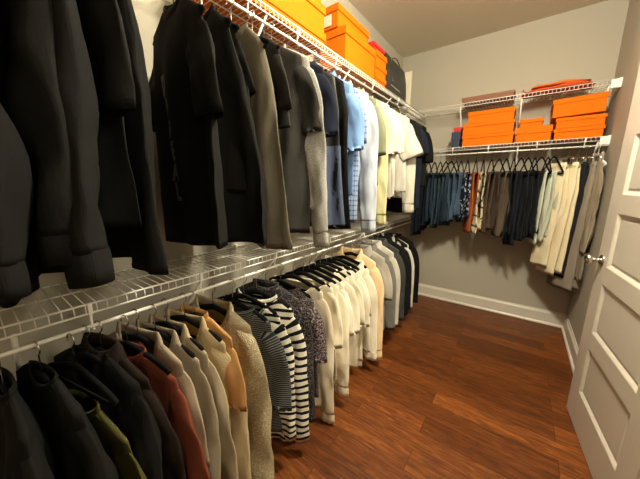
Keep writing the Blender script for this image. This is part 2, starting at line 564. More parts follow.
class Top:
    """a shirt / jacket hanging from a hanger. local frame: origin = hanger neck, x along the shoulders
    (+x = room side), front of the garment looks to -y, z up"""

    def __init__(s, seed, L=0.72, sw=0.19, cw=0.205, hw=0.215, nw=0.075, nd=0.07, th=0.04, fold=0.02, lean=0.0):
        s.rng = random.Random(seed)
        q = s.rng
        s.L, s.sw, s.cw, s.hw, s.nw, s.nd, s.th, s.fold, s.lean = L, sw, cw, hw, nw, nd, th * 0.72, fold * 1.25, lean
        s.k = [q.uniform(13, 19), q.uniform(26, 36), q.uniform(42, 60)]
        s.p = [q.uniform(0, 6.28) for _ in range(8)]
        s.tw = q.uniform(-0.05, 0.05)
        s.sway = q.uniform(-0.02, 0.02)
        s.N = 72
        s.d0 = 0.06 * ((nw - 0.075) / (sw - 0.075)) ** (1 / 0.85) if nw > 0.0751 else 0.0
        s.nz = q.uniform(0, 50)
        s.crease = 0.010
        s.lean += q.uniform(-0.035, 0.045)

    def half(s, d):
        if d < 0.06:
            return lerp(min(s.nw, 0.075), s.sw, (d / 0.06) ** 0.85)
        if d < 0.22:
            return lerp(s.sw, s.cw, (d - 0.06) / 0.16)
        return lerp(s.cw, s.hw, (d - 0.22) / max(0.05, s.L - 0.22))

    def thick(s, d):
        if d < 0.16:
            return lerp(0.013, s.th, d / 0.16)
        return s.th * lerp(1.0, 0.72, (d - 0.25) / s.L)

    def centre(s, x, d):
        g = min(1.0, max(0.0, d - 0.05) / 0.45)
        k, p = s.k, s.p
        cr = noise.noise(Vector((x * 17, d * 3.2, s.nz))) + 0.55 * noise.noise(Vector((x * 34 + d * 9, d * 7 - x * 8, s.nz + 9)))
        return s.crease * min(1, d / 0.2) * cr + s.fold * g * (math.sin(k[0] * x + p[0] + 1.2 * d) + 0.5 * math.sin(k[1] * x + p[1] - 1.6 * d)) + s.tw * x * g + s.sway * g * d

    def pt(s, th, d):
        a, b = s.half(d), s.thick(d)
        cx, sy = math.cos(th), math.sin(th)
        x = a * spow(cx, 0.85)
        g = min(1.0, d / 0.3)
        bm = b * (1 + 0.28 * g * math.sin(s.k[2] * x + s.p[2] + 2.2 * d) + 0.18 * g * math.sin(s.k[1] * 0.8 * x + s.p[3] + (2 if sy > 0 else 0)))
        y = bm * spow(sy, 1.15) + s.centre(x, d)
        front = sy < 0
        d0 = (s.nd if front else s.nd * 0.12) * max(0.0, 1 - (x / s.nw) ** 2) ** 0.7 * math.exp(-(max(0.0, d - s.d0) / 0.075) ** 1.5)
        z = -(d + d0)
        tail = d / s.L
        z += 0.010 * tail ** 6 * math.sin(9 * x + s.p[4])
        return Vector((x + s.lean * d * d, y, z))

    def ds(s):
        a = [s.d0] + [v for v in (0.008, 0.018, 0.03, 0.042, 0.052, 0.06, 0.075, 0.1, 0.13, 0.17, 0.22) if v > s.d0 + 0.003]
        n = 24
        return a + [lerp(0.22, s.L, (i + 1) / n) for i in range(n)]

    def body(s, mat, root, name='body'):
        rg, uv = [], []
        per = 2 * (s.cw * 2)
        for d in s.ds():
            rg.append([s.pt(2 * PI * k / s.N, d) for k in range(s.N)])
            uv.append([((k if k <= s.N / 2 else s.N - k) / s.N * per, -d) for k in range(s.N)])
        # hem fold back inside for cloth thickness
        last = rg[-1]
        c = sum(last, Vector()) / len(last)
        rg.append([q + (c - q).normalized() * 0.004 + Vector((0, 0, 0.012)) for q in last])
        uv.append([(u, v - 0.012) for u, v in uv[-1]])
        return MB().rings(rg, uvs=uv).build(name, mat, root)

    def sleeve(s, side, mat, root, length=0.22, r0=0.078, r1=0.07, ty=0.03, out=0.06, cuff=None, cuff_mat=None, bend=0.0, push=0.0):
        q = s.rng
        # path in the x-z plane
        n = max(9, int(length / 0.024))
        ax, az = s.sw - 0.055, -0.128
        pts = []
        ang0, ang1 = R(56), R(92 - out * 100)
        x, z = ax, az
        step = length / n
        ph = q.uniform(0, 6.28)
        fwd = q.uniform(-0.04, 0.02)
        for i in range(n + 1):
            t = i / n
            y = fwd * t + 0.010 * math.sin(5 * t + ph) * t + bend * t * t
            pts.append(Vector((x, y, z)))
            a = lerp(ang0, ang1, (i * step) / 0.16)
            x += math.cos(a) * step
            z -= math.sin(a) * step
        rg, uv = [], []
        M = 30
        tfix = s.centre(s.sw, 0.3)
        for i, p in enumerate(pts):
            t = i / n
            if i == 0:
                tan = Vector((1, 0, -0.1)).normalized()
            else:
                tan = (pts[min(i + 1, n)] - pts[i - 1]).normalized()
            nrm = Vector((-tan.z, 0, tan.x)).normalized()
            r = lerp(r0, r1, t) * (0.97 + 0.03 * math.sin(9 * t + ph)) * (1 + push * math.sin(7 * t))
            yy = ty * 0.66 * lerp(0.75, 1.0, t / 0.3)
            row, ur = [], []
            for k in range(M):
                th = 2 * PI * k / M
                cr = r * spow(math.cos(th), 0.95)
                wob = 1 + 0.22 * math.sin(40 * cr + 12 * t + ph)
                cy = yy * wob * spow(math.sin(th), 1.3)
                cy += 0.011 * min(1, t * 4 + 0.2) * (noise.noise(Vector((cr * 20 + 3 * side, t * length * 7, s.nz + 20))) + 0.6 * noise.noise(Vector((cr * 42, t * length * 17 + cr * 12, s.nz + 31))))
                v = p + nrm * cr
                v.y += cy + tfix * 0.8 * min(1, t + 0.2)
                v.x *= 1
                v.x = v.x * side
                row.append(v)
                ur.append(((k if k <= M / 2 else M - k) / M * 4 * r0, -i * step))
            rg.append(row)
            uv.append(ur)
        last = rg[-1]
        c = sum(last, Vector()) / len(last)
        inner = [v + (c - v) * 0.1 + Vector((0, 0, 0.01)) for v in last]
        rg.append(inner)
        uv.append([(u, v - 0.01) for u, v in uv[-1]])
        o = MB().rings(rg, uvs=uv).build('sleeve', mat, root)
        if cuff:
            dirv = Vector(((pts[-1] - pts[-2]).x * side, 0, (pts[-1] - pts[-2]).z)).normalized()
            rr = []
            for j, (sc, dd) in enumerate(((1.0, -0.012), (1.03, 0.0), (1.03, cuff * 0.5), (1.0, cuff), (0.9, cuff), (0.86, cuff * 0.5))):
                rr.append([c + (v - c) * sc + dirv * dd for v in last])
            uu = [[(k * 0.01, -j * 0.01) for k in range(M)] for j in range(len(rr))]
            MB().rings(rr, uvs=uu).build('cuff', cuff_mat or mat, o)
        return o

    def neckband(s, mat, root, h=0.014, name='neckband'):
        ring = [s.pt(2 * PI * k / s.N, s.d0) for k in range(s.N)]
        rg = []
        for (o_, dz) in ((0.004, -0.010), (0.006, 0.0), (0.004, h), (-0.002, h + 0.002), (-0.004, 0.0)):
            rr = []
            for q in ring:
                nrm = Vector((q.x, q.y * 3, 0)).normalized()
                rr.append(q + nrm * o_ + Vector((0, 0, dz)))
            rg.append(rr)
        uu = [[(k * 0.01, j * 0.012) for k in range(s.N)] for j in range(len(rg))]
        return MB().rings(rg, uvs=uu).build(name, mat, root)

    def collar(s, mat, root, stand=0.03, fall=0.05, name='collar'):
        """shirt collar: stand plus a leaf folded over, open at the front"""
        N = 40
        rg = [[] for _ in range(6)]
        for k in range(N + 1):
            th = -PI / 2 + 0.16 + (2 * PI - 0.32) * k / N
            q = s.pt(th, s.d0)
            nrm = Vector((q.x, q.y * 4 + (0.01 if q.y >= 0 else -0.01), 0)).normalized()
            fr = max(0.0, -math.sin(th))
            rg[0].append(q + nrm * 0.001 + Vector((0, 0, -0.006)))
            rg[1].append(q - nrm * 0.002 + Vector((0, 0, stand * 0.6)))
            rg[2].append(q - nrm * 0.001 + Vector((0, 0, stand)))
            rg[3].append(q + nrm * 0.008 + Vector((0, 0, stand * 0.95)))
            rg[4].append(q + nrm * (0.016 + 0.006 * fr) + Vector((0, 0, stand * 0.3)))
            rg[5].append(q + nrm * (0.022 + 0.012 * fr) + Vector((0, -0.012 * fr, stand - fall * (1 + 0.7 * fr))))
        uu = [[(k * 0.01, j * 0.015) for k in range(N + 1)] for j in range(6)]
        return MB().rings(rg, closed=False, uvs=uu).build(name, mat, root)

    def front(s, x, d, off=0.003):
        a = s.half(d)
        c = max(-1, min(1, x / a))
        cx = spow(c, 1 / 0.85)
        th = -math.acos(max(-1, min(1, cx)))
        p = s.pt(th, d)
        p.y -= off
        return p

    def placket(s, mat, root, wdt=0.016, d0=0.0, d1=None, name='placket', x0=0.0):
        d1 = d1 or s.L * 0.995
        rg = []
        n = 24
        for i in range(n + 1):
            d = lerp(max(d0, s.d0), d1, i / n)
            l, r = s.front(x0 - wdt, d), s.front(x0 + wdt, d)
            m_ = s.front(x0, d, 0.005)
            rg.append([l + Vector((0, 0.003, 0)), l, m_, r, r + Vector((0, 0.003, 0))])
        uu = [[(k * 0.01, -i * (d1 - d0) / n) for k in range(5)] for i in range(n + 1)]
        return MB().rings(rg, closed=False, uvs=uu).build(name, mat, root)

    def buttons(s, mat, root, count=6, d0=0.05, d1=None):
        d1 = d1 or s.L * 0.88
        for i in range(count):
            p = s.front(0.0, lerp(d0, d1, i / (count - 1)), 0.006)
            MB().lathe([(0.005, 0), (0.0055, 0.001), (0.0045, 0.0022), (0.001, 0.0018)], p, Matrix.Rotation(R(90), 3, 'X'), 10).build('button', mat, root)

    def hemband(s, mat, root, h=0.05, name='hem_band'):
        rg = []
        for d, k_ in ((s.L - 0.006, 1.0), (s.L + h * 0.3, 0.97), (s.L + h, 0.93), (s.L + h, 0.88)):
            rg.append([])
            for k in range(s.N):
                q = s.pt(2 * PI * k / s.N, s.L * 0.999)
                rg[-1].append(Vector((q.x * k_, q.y, -d + (q.z + s.L) * 0.5)))
        uu = [[(k * 0.012, -j * 0.02) for k in range(s.N)] for j in range(4)]
        return MB().rings(rg, uvs=uu).build(name, mat, root)


HANG_MESH = {}


def hook_pts(h):
    """wire hook from the hanger neck up and over a rod whose axis is at height h (rod radius 0.0075)"""
    r = 0.0115
    cz = h + 0.0005
    pts = [(0, 0, -0.01), (0, 0, h - 0.03), (-0.004, 0, h - 0.02)]
    for i in range(0, 11):
        a = R(-50 - i * 21)
        pts.append((-math.cos(a) * r * -1 * -1, 0, cz + math.sin(a) * r * -1 * -1))
    return pts


def make_hanger(style, h):
    key = (style, round(h, 3))
    if key in HANG_MESH:
        return HANG_MESH[key]
    res = {}
    # hook: an open question-mark loop in the x-z plane of the hanger, resting on the rod
    r = 0.017
    cz = h + 0.0085 - r
    pts = [(0, 0, -0.012), (0, 0, (cz - r) * 0.55), (0.002, 0, cz - r * 1.15)]
    for i in range(14):
        a = R(-58 + i * 20)
        pts.append((math.cos(a) * r, 0, cz + math.sin(a) * r))
    res['hook'] = MB().tube(pts, 0.0019, 6)
    b = MB()
    if style in ('top', 'slim'):
        ar = 0.013 if style == 'top' else 0.009
        arm = [(-0.168, -0.058), (-0.16, -0.050), (-0.14, -0.041), (-0.11, -0.030), (-0.05, -0.011), (-0.02, -0.003), (0, 0.0), (0.02, -0.003), (0.05, -0.011), (0.11, -0.030), (0.14, -0.041), (0.16, -0.050), (0.168, -0.058)]
        b.tube([(x, 0, z - 0.017) for x, z in arm], ar, 8, flat=(0.5, 1.0))
        b.tube([(-0.165, 0, -0.075), (-0.14, 0, -0.086), (0.14, 0, -0.086), (0.165, 0, -0.075)], 0.006, 8, flat=(0.6, 1.0))
    elif style == 'pants':
        b.tube([(-0.118, 0, -0.142), (-0.122, 0, -0.132), (-0.09, 0, -0.095), (-0.03, 0, -0.022), (0, 0, -0.006), (0.03, 0, -0.022), (0.09, 0, -0.095), (0.122, 0, -0.132), (0.118, 0, -0.142)], 0.0075, 8, flat=(0.6, 1.0))
        b.tube([(-0.12, 0, -0.142), (0.12, 0, -0.142)], 0.006, 8)
    else:  # clip hanger
        b.tube([(-0.13, 0, -0.035), (-0.06, 0, -0.022), (0, 0, -0.006), (0.06, 0, -0.022), (0.13, 0, -0.035)], 0.003, 8)
    res['body'] = b
    HANG_MESH[key] = {}
    tmpm = M_HOOK if style == 'clip' else M_VELV
    for k_, bld in res.items():
        o = bld.build(k_, M_HOOK if k_ == 'hook' else tmpm)
        HANG_MESH[key][k_] = o.data
        bpy.data.objects.remove(o)
    return HANG_MESH[key]


def hanger(label, loc, rz, style='top', h=0.075, mat=None, group=None):
    root = thing('clothes_hanger', label, 'hanger', loc, rz, group)
    ms = make_hanger(style, h)
    for k_, me in ms.items():
        if mat:
            me = me.copy()
            me.materials[0] = mat
        o = bpy.data.objects.new({'hook': 'hook', 'body': 'shoulder_bar'}[k_], me)
        link(o, root)
        if style == 'clip' and k_ == 'body':
            for x in (-0.1, 0.1):
                c = MB()
                c.box((x, -0.007, -0.047), (0.028, 0.004, 0.05), bev=0.001)
                c.box((x, 0.007, -0.047), (0.028, 0.004, 0.05), bev=0.001)
                c.tube([(x - 0.012, 0, -0.035), (x + 0.012, 0, -0.035)], 0.006, 8)
                c.build('clip', M_HOOK, root)
    return root


F = fabric
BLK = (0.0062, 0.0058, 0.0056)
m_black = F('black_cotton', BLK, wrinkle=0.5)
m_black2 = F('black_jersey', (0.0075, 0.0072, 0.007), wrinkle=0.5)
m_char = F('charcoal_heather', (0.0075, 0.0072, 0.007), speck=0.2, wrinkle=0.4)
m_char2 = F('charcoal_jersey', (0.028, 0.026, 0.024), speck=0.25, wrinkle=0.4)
m_olive = F('olive_grey_jersey', (0.13, 0.115, 0.085), speck=0.2)
m_hgrey = F('heather_grey', (0.30, 0.29, 0.27), pat='speckle', col2=(0.42, 0.41, 0.39), scale=0.7)
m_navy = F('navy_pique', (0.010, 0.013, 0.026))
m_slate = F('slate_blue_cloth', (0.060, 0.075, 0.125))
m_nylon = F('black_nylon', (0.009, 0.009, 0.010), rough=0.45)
m_lblue = F('light_blue_poplin', (0.15, 0.26, 0.50), wrinkle=0.6)
m_bstripe = F('blue_checked_poplin', (0.26, 0.33, 0.48), pat='plaid', col2=(0.03, 0.06, 0.16), scale=0.55)
m_pblue = F('pale_blue_oxford', (0.38, 0.41, 0.48), wrinkle=0.6)
m_ogreen = F('sage_check', (0.12, 0.13, 0.08), pat='check', col2=(0.20, 0.20, 0.14), scale=0.5)
m_pyell = F('pale_yellow_linen', (0.46, 0.43, 0.24), wrinkle=0.6)
m_white = F('warm_white_cotton', (0.46, 0.435, 0.38), wrinkle=0.5)
m_white2 = F('ivory_cotton', (0.48, 0.45, 0.385), wrinkle=0.5)
m_dolive = F('olive_green_rib', (0.07, 0.064, 0.018), pat='vstripe', col2=(0.045, 0.042, 0.011), scale=0.3)
m_dbrown = F('dark_brown_cloth', (0.014, 0.009, 0.007))
m_rust = F('rust_red_cloth', (0.14, 0.036, 0.020))
m_taupe = F('taupe_satin', (0.27, 0.21, 0.15), rough=0.55)
m_greige = F('greige_satin', (0.25, 0.205, 0.15), rough=0.65)
m_beige = F('beige_cloth', (0.34, 0.28, 0.19))
m_tan = F('sand_wool', (0.44, 0.34, 0.20), knit=0.4)
m_orange_t = F('apricot_cloth', (0.46, 0.24, 0.09))
m_oat = F('oatmeal_boucle', (0.40, 0.33, 0.21), pat='speckle', col2=(0.56, 0.47, 0.32), knit=1.2, speck=0.3)
m_rib = F('charcoal_rib', (0.018, 0.02, 0.024), pat='hstripe', col2=(0.16, 0.16, 0.16), scale=0.3, knit=0.5)
m_stripe = F('black_white_stripe', (0.66, 0.62, 0.52), pat='hstripe', col2=(0.008, 0.008, 0.009), wrinkle=0.3)
m_stripe2 = F('white_black_wide_stripe', (0.70, 0.66, 0.57), pat='hstripe', col2=(0.008, 0.008, 0.01), scale=1.15, wrinkle=0.3)
m_speck = F('speckled_charcoal_knit', (0.012, 0.011, 0.012), pat='speckle', col2=(0.16, 0.14, 0.14), knit=0.8)
m_tweed = F('plum_tweed', (0.045, 0.030, 0.040), pat='speckle', col2=(0.36, 0.30, 0.29), knit=1.0)
CREAM = [(0.74, 0.66, 0.50), (0.80, 0.73, 0.58), (0.68, 0.60, 0.45), (0.82, 0.76, 0.62), (0.77, 0.70, 0.56)]
m_cream = [F('cream_cloth_%s' % n, c, wrinkle=0.5) for n, c in zip(('linen', 'silk', 'knit', 'cotton', 'crepe'), CREAM)]
m_peach = F('peach_cream_silk', (0.76, 0.56, 0.33), rough=0.6, wrinkle=0.5)
m_mgrey = F('mid_grey_cloth', (0.16, 0.15, 0.135))
m_lgrey = F('stone_grey_cloth', (0.34, 0.31, 0.26))
m_dgrey = F('dark_grey_cloth', (0.045, 0.045, 0.043))
m_bws = F('black_with_white_stripe', (0.009, 0.009, 0.010), pat='vstripe', col2=(0.55, 0.52, 0.46), scale=6)

SEED = [100]


def top_garment(name, cat, label, short, rod, y_edge, rot, mat, L=0.72, sl='short', neck='crew', group=None, th=0.04, fold=0.018,
                sl_len=None, cuff=None, hw=0.215, nd=0.035, nw=0.072, hem=None, placket=False, buttons=0, trim=None, cw=0.205,
                dz=0.0, sw=0.19, x=None, r1=None, collar_fall=0.05, out=0.06, bend=0.0, lean=0.0, hang_mat=None, hlabel=None):
    SEED[0] += 1
    hk = 0.105 if rod > 1.5 else 0.075
    zr = rod - hk
    jit = random.Random(SEED[0] * 7)
    rz = R(rot + jit.uniform(-4, 4))
    y = y_edge - 0.22 * math.sin(R(rot))
    xx = (XLIP if x is None else x) + jit.uniform(-0.012, 0.012)
    loc = (xx, y, zr)
    root = thing(name, label, cat, (xx, y, zr + dz), rz, group)
    t = Top(SEED[0], L=L, sw=sw, th=th, fold=fold, hw=hw, nd=nd, nw=nw, cw=cw, lean=lean)
    t.body(mat, root)
    tm = trim or mat
    for side in (1, -1):
        o_ = out if side > 0 else min(out, 0.02)
        if sl == 'short':
            t.sleeve(side, mat, root, sl_len or 0.20, r1=r1 or 0.074, ty=th * 0.75, out=o_, bend=bend if side > 0 else 0)
        elif sl == 'long':
            t.sleeve(side, mat, root, sl_len or 0.56, r1=r1 or 0.047, ty=th * 0.8, out=o_, cuff=cuff, cuff_mat=tm, bend=bend if side > 0 else 0)
    if neck == 'crew':
        t.neckband(tm, root)
    elif neck == 'shirt':
        t.collar(tm, root, fall=collar_fall)
    elif neck == 'scoop':
        t.neckband(tm, root, h=0.006)
    if hem:
        t.hemband(tm, root, hem)
    if placket:
        t.placket(tm, root)
    if buttons:
        t.buttons(M_CLIP if buttons > 0 else M_VELV, root, abs(buttons))
    hanger(hlabel or ('black velvet hanger carrying the ' + short), loc, rz, 'slim' if rod > 1.5 else 'top', mat=hang_mat, h=hk)
    return root, t


# ---- upper rack, left wall (near to far)
U = RODU
T_ = top_garment
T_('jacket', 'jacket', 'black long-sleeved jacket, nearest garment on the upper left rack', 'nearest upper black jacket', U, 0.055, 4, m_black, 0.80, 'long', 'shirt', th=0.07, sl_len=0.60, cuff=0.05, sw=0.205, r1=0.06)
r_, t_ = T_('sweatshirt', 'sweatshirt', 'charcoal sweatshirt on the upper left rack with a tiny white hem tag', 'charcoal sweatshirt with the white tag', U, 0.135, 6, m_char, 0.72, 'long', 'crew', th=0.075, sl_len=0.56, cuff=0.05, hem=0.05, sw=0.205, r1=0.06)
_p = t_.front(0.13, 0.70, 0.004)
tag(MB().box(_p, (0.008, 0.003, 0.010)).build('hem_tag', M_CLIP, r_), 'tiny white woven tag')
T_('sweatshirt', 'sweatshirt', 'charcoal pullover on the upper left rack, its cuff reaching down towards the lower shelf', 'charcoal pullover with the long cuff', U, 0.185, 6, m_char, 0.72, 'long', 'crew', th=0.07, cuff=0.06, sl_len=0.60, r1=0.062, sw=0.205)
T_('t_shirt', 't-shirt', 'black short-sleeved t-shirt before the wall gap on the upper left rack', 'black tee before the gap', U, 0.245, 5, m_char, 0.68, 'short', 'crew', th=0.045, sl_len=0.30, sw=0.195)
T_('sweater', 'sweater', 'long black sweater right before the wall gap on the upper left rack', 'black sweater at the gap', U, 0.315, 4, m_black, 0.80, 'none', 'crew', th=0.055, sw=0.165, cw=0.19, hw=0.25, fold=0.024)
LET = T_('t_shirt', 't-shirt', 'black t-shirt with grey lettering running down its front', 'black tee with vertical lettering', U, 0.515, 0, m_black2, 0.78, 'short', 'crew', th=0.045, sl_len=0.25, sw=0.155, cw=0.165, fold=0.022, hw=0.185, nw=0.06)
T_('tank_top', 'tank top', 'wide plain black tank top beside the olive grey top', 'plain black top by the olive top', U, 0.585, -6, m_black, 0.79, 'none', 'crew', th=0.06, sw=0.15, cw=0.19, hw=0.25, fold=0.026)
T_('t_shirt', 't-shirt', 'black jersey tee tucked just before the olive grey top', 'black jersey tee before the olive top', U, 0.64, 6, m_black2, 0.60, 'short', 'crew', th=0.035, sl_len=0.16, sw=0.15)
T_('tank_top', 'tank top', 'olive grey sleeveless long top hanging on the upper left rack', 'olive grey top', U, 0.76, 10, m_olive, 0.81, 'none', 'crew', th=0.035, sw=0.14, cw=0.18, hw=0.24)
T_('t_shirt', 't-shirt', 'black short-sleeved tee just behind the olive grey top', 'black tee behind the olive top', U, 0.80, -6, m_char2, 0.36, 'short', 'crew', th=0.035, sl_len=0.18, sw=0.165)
T_('t_shirt', 't-shirt', 'charcoal short-sleeved t-shirt in front of the heather grey long-sleeve', 'charcoal tee by the heather grey top', U, 0.93, 10, m_char2, 0.79, 'short', 'crew', th=0.045, sl_len=0.24, fold=0.022)
T_('long_sleeve_top', 'top', 'heather grey long-sleeved top with its cuff hanging low on the upper rack', 'heather grey long-sleeve', U, 0.955, 8, m_hgrey, 0.68, 'long', 'crew', th=0.035, sl_len=0.68, cuff=0.06, r1=0.04)
T_('polo_shirt', 'polo', 'dark navy short-sleeved polo beside the heather grey long-sleeve', 'dark navy polo', U, 1.06, 6, m_navy, 0.47, 'short', 'shirt', th=0.035, sl_len=0.24)
r_, t_ = T_('vest', 'vest', 'sleeveless black zip vest with a slate blue lower half', 'black and slate vest', U, 1.19, 14, m_nylon, 0.78, 'none', 'shirt', th=0.045, sw=0.18, cw=0.205, hw=0.22)
# slate lower panel wraps the vest
pan = Top(SEED[0], L=0.785, th=0.045, fold=0.018, sw=0.18, cw=0.205, hw=0.22)
rg, uv = [], []
for d in [lerp(0.38, 0.77, i / 12) for i in range(13)]:
    row = []
    for k in range(72):
        q_ = pan.pt(2 * PI * k / 72, d)
        c_ = Vector((0, pan.centre(q_.x, d), q_.z))
        v_ = q_ - c_
        row.append(c_ + v_ + Vector((v_.x, v_.y * 4, 0)).normalized() * 0.004)
    rg.append(row)
    uv.append([((k if k <= 36 else 72 - k) * 0.013, -d) for k in range(72)])
tag(MB().rings(rg, uvs=uv).build('lower_panel', m_slate, r_), 'slate blue lower panel')
t_.placket(m_nylon, r_, wdt=0.007, name='zipper', x0=0.06)
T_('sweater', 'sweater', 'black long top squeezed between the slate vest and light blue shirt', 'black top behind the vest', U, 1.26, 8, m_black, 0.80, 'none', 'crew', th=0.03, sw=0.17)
T_('shirt', 'shirt', 'light blue short-sleeved button shirt on the upper left rack', 'light blue short-sleeved shirt', U, 1.34, 8, m_lblue, 0.62, 'short', 'shirt', th=0.04, sl_len=0.28, placket=True)
T_('shirt', 'shirt', 'blue checked shirt behind the light blue short-sleeved shirt', 'blue checked shirt', U, 1.40, 6, m_bstripe, 0.78, 'short', 'shirt', th=0.035, sl_len=0.24, placket=True)
T_('shirt', 'shirt', 'pale blue long-sleeved oxford shirt between blue check and sage shirts', 'pale blue oxford shirt', U, 1.50, 6, m_pblue, 0.66, 'long', 'shirt', th=0.035, sl_len=0.68, cuff=0.06, placket=True)
T_('shirt', 'shirt', 'sage green checked short-sleeved shirt on the upper left rack', 'sage green checked shirt', U, 1.62, 5, m_ogreen, 0.58, 'short', 'shirt', th=0.035, sl_len=0.28)
T_('shirt', 'shirt', 'pale yellow long-sleeved shirt just before the white tops', 'pale yellow shirt', U, 1.67, 5, m_pyell, 0.68, 'long', 'shirt', th=0.035, sl_len=0.66, cuff=0.06)
T_('t_shirt', 't-shirt', 'warm white short-sleeved tee beside the pale yellow shirt', 'white tee by the yellow shirt', U, 1.79, 6, m_white, 0.66, 'short', 'crew', th=0.04, sl_len=0.26)
T_('t_shirt', 't-shirt', 'ivory short-sleeved top in the middle of the white tops', 'middle ivory top', U, 1.93, 8, m_white2, 0.66, 'short', 'scoop', th=0.04, sl_len=0.24, nd=0.12, nw=0.09)
T_('t_shirt', 't-shirt', 'warm white short-sleeved tee just in front of the long-sleeved white shirt', 'white tee before the long-sleeved white shirt', U, 2.16, 12, m_white, 0.62, 'short', 'scoop', th=0.045, sl_len=0.27, nd=0.12, nw=0.09, out=0.25, r1=0.085)
T_('shirt', 'shirt', 'ivory shirt with long sleeves, last white garment before black tees', 'last white shirt', U, 2.23, 10, m_white2, 0.68, 'long', 'scoop', th=0.045, sl_len=0.62, cuff=0.06, nd=0.12, nw=0.09)
T_('t_shirt', 't-shirt', 'long black tee touching the last white shirt on the upper rack', 'black tee by the last white shirt', U, 2.36, 6, m_black2, 0.80, 'short', 'crew', th=0.04, sl_len=0.24)
T_('t_shirt', 't-shirt', 'faded navy black tee, second from the far end of the upper rack', 'second to last upper tee', U, 2.50, 4, m_navy, 0.80, 'short', 'crew', th=0.04, sl_len=0.20)
T_('t_shirt', 't-shirt', 'black tee at the far end of the upper left rack, nearest the back wall', 'far end black tee', U, 2.64, 4, m_black, 0.58, 'short', 'crew', th=0.04, sl_len=0.26)

# ---- lower rack, left wall (near to far)
D = RODL
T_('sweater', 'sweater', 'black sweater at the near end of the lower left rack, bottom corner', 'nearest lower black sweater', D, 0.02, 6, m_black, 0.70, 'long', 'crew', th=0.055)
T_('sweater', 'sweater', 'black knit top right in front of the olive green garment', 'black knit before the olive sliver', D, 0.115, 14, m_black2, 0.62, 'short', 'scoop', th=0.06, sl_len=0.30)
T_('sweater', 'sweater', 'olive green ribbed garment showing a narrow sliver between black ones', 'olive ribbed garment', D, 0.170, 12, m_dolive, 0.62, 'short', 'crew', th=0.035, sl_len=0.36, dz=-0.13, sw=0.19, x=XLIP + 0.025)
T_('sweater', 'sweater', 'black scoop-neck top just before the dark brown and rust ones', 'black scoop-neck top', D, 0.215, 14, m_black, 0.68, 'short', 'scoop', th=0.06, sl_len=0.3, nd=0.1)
T_('shirt', 'shirt', 'dark brown shirt lying against the rust red one', 'dark brown shirt', D, 0.245, 14, m_dbrown, 0.66, 'short', 'shirt', th=0.05, sl_len=0.3)
T_('shirt', 'shirt', 'rust red shirt on the lower rack', 'rust red shirt', D, 0.305, 14, m_rust, 0.66, 'short', 'crew', th=0.04, dz=-0.03, sl_len=0.30, out=0.14, x=XLIP + 0.02)
r_, t_ = T_('blouse', 'blouse', 'taupe satin collared blouse with a white label inside its neck', 'taupe collared blouse', D, 0.345, 15, m_taupe, 0.72, 'short', 'shirt', th=0.04, sl_len=0.30, nd=0.17, nw=0.09, placket=True, buttons=6, collar_fall=0.06)
q_ = t_.pt(PI / 2, 0.012)
tag(MB().box(q_ + Vector((0.0, -0.008, -0.016)), (0.02, 0.002, 0.026)).build('neck_label', M_CLIP, r_), 'white woven neck label')
T_('blouse', 'blouse', 'greige satin blouse immediately behind the taupe collared blouse', 'greige satin blouse', D, 0.395, 15, m_greige, 0.72, 'long', 'shirt', th=0.035, nd=0.13, nw=0.085, dz=-0.018)
T_('blouse', 'blouse', 'beige long-sleeved blouse between the greige blouse and sandy coat', 'beige blouse', D, 0.44, 15, m_beige, 0.74, 'long', 'shirt', th=0.035, nd=0.13, nw=0.085, dz=-0.018)
T_('coat', 'coat', 'sandy tan wool coat with long sleeves on the lower rack', 'sandy tan coat', D, 0.50, 14, m_tan, 0.80, 'long', 'shirt', th=0.045, nd=0.14, nw=0.085, dz=-0.018, sl_len=0.62, collar_fall=0.06)
T_('shirt', 'shirt', 'apricot garment peeking out between tan coat and oatmeal cardigan', 'apricot garment', D, 0.53, 14, m_orange_t, 0.55, 'short', 'crew', th=0.025, sl_len=0.2)
T_('cardigan', 'cardigan', 'chunky oatmeal boucle cardigan with a wide turned-down collar', 'oatmeal cardigan', D, 0.62, 14, m_oat, 0.74, 'long', 'shirt', th=0.055, nd=0.13, nw=0.09, sl_len=0.64, r1=0.065, collar_fall=0.10, placket=True)
T_('sweater', 'sweater', 'charcoal finely ribbed sweater between oatmeal cardigan and striped tops', 'charcoal ribbed sweater', D, 0.70, 14, m_rib, 0.62, 'short', 'crew', th=0.035, sl_len=0.34, nw=0.11, dz=-0.02)
T_('striped_top', 'top', 'black and white striped top, the nearer of two striped tops', 'nearer striped top', D, 0.76, 12, m_stripe, 0.66, 'long', 'scoop', th=0.04, sl_len=0.54, nd=0.08, nw=0.115, dz=-0.02)
T_('striped_top', 'top', 'black and white striped long-sleeved top, the farther of two striped tops', 'farther striped top', D, 0.83, 12, m_stripe2, 0.70, 'long', 'crew', th=0.04, sl_len=0.62, nw=0.105, dz=-0.02)
T_('cardigan', 'cardigan', 'dark speckled knit cardigan right behind the farther striped top', 'dark speckled cardigan', D, 0.90, 12, m_speck, 0.76, 'long', 'crew', th=0.04, sl_len=0.6)
T_('jacket', 'jacket', 'plum grey tweed jacket with short sleeves beside the cream blouses', 'plum tweed jacket', D, 0.985, 12, m_tweed, 0.62, 'short', 'crew', th=0.045, sl_len=0.26, nw=0.11, dz=-0.02)
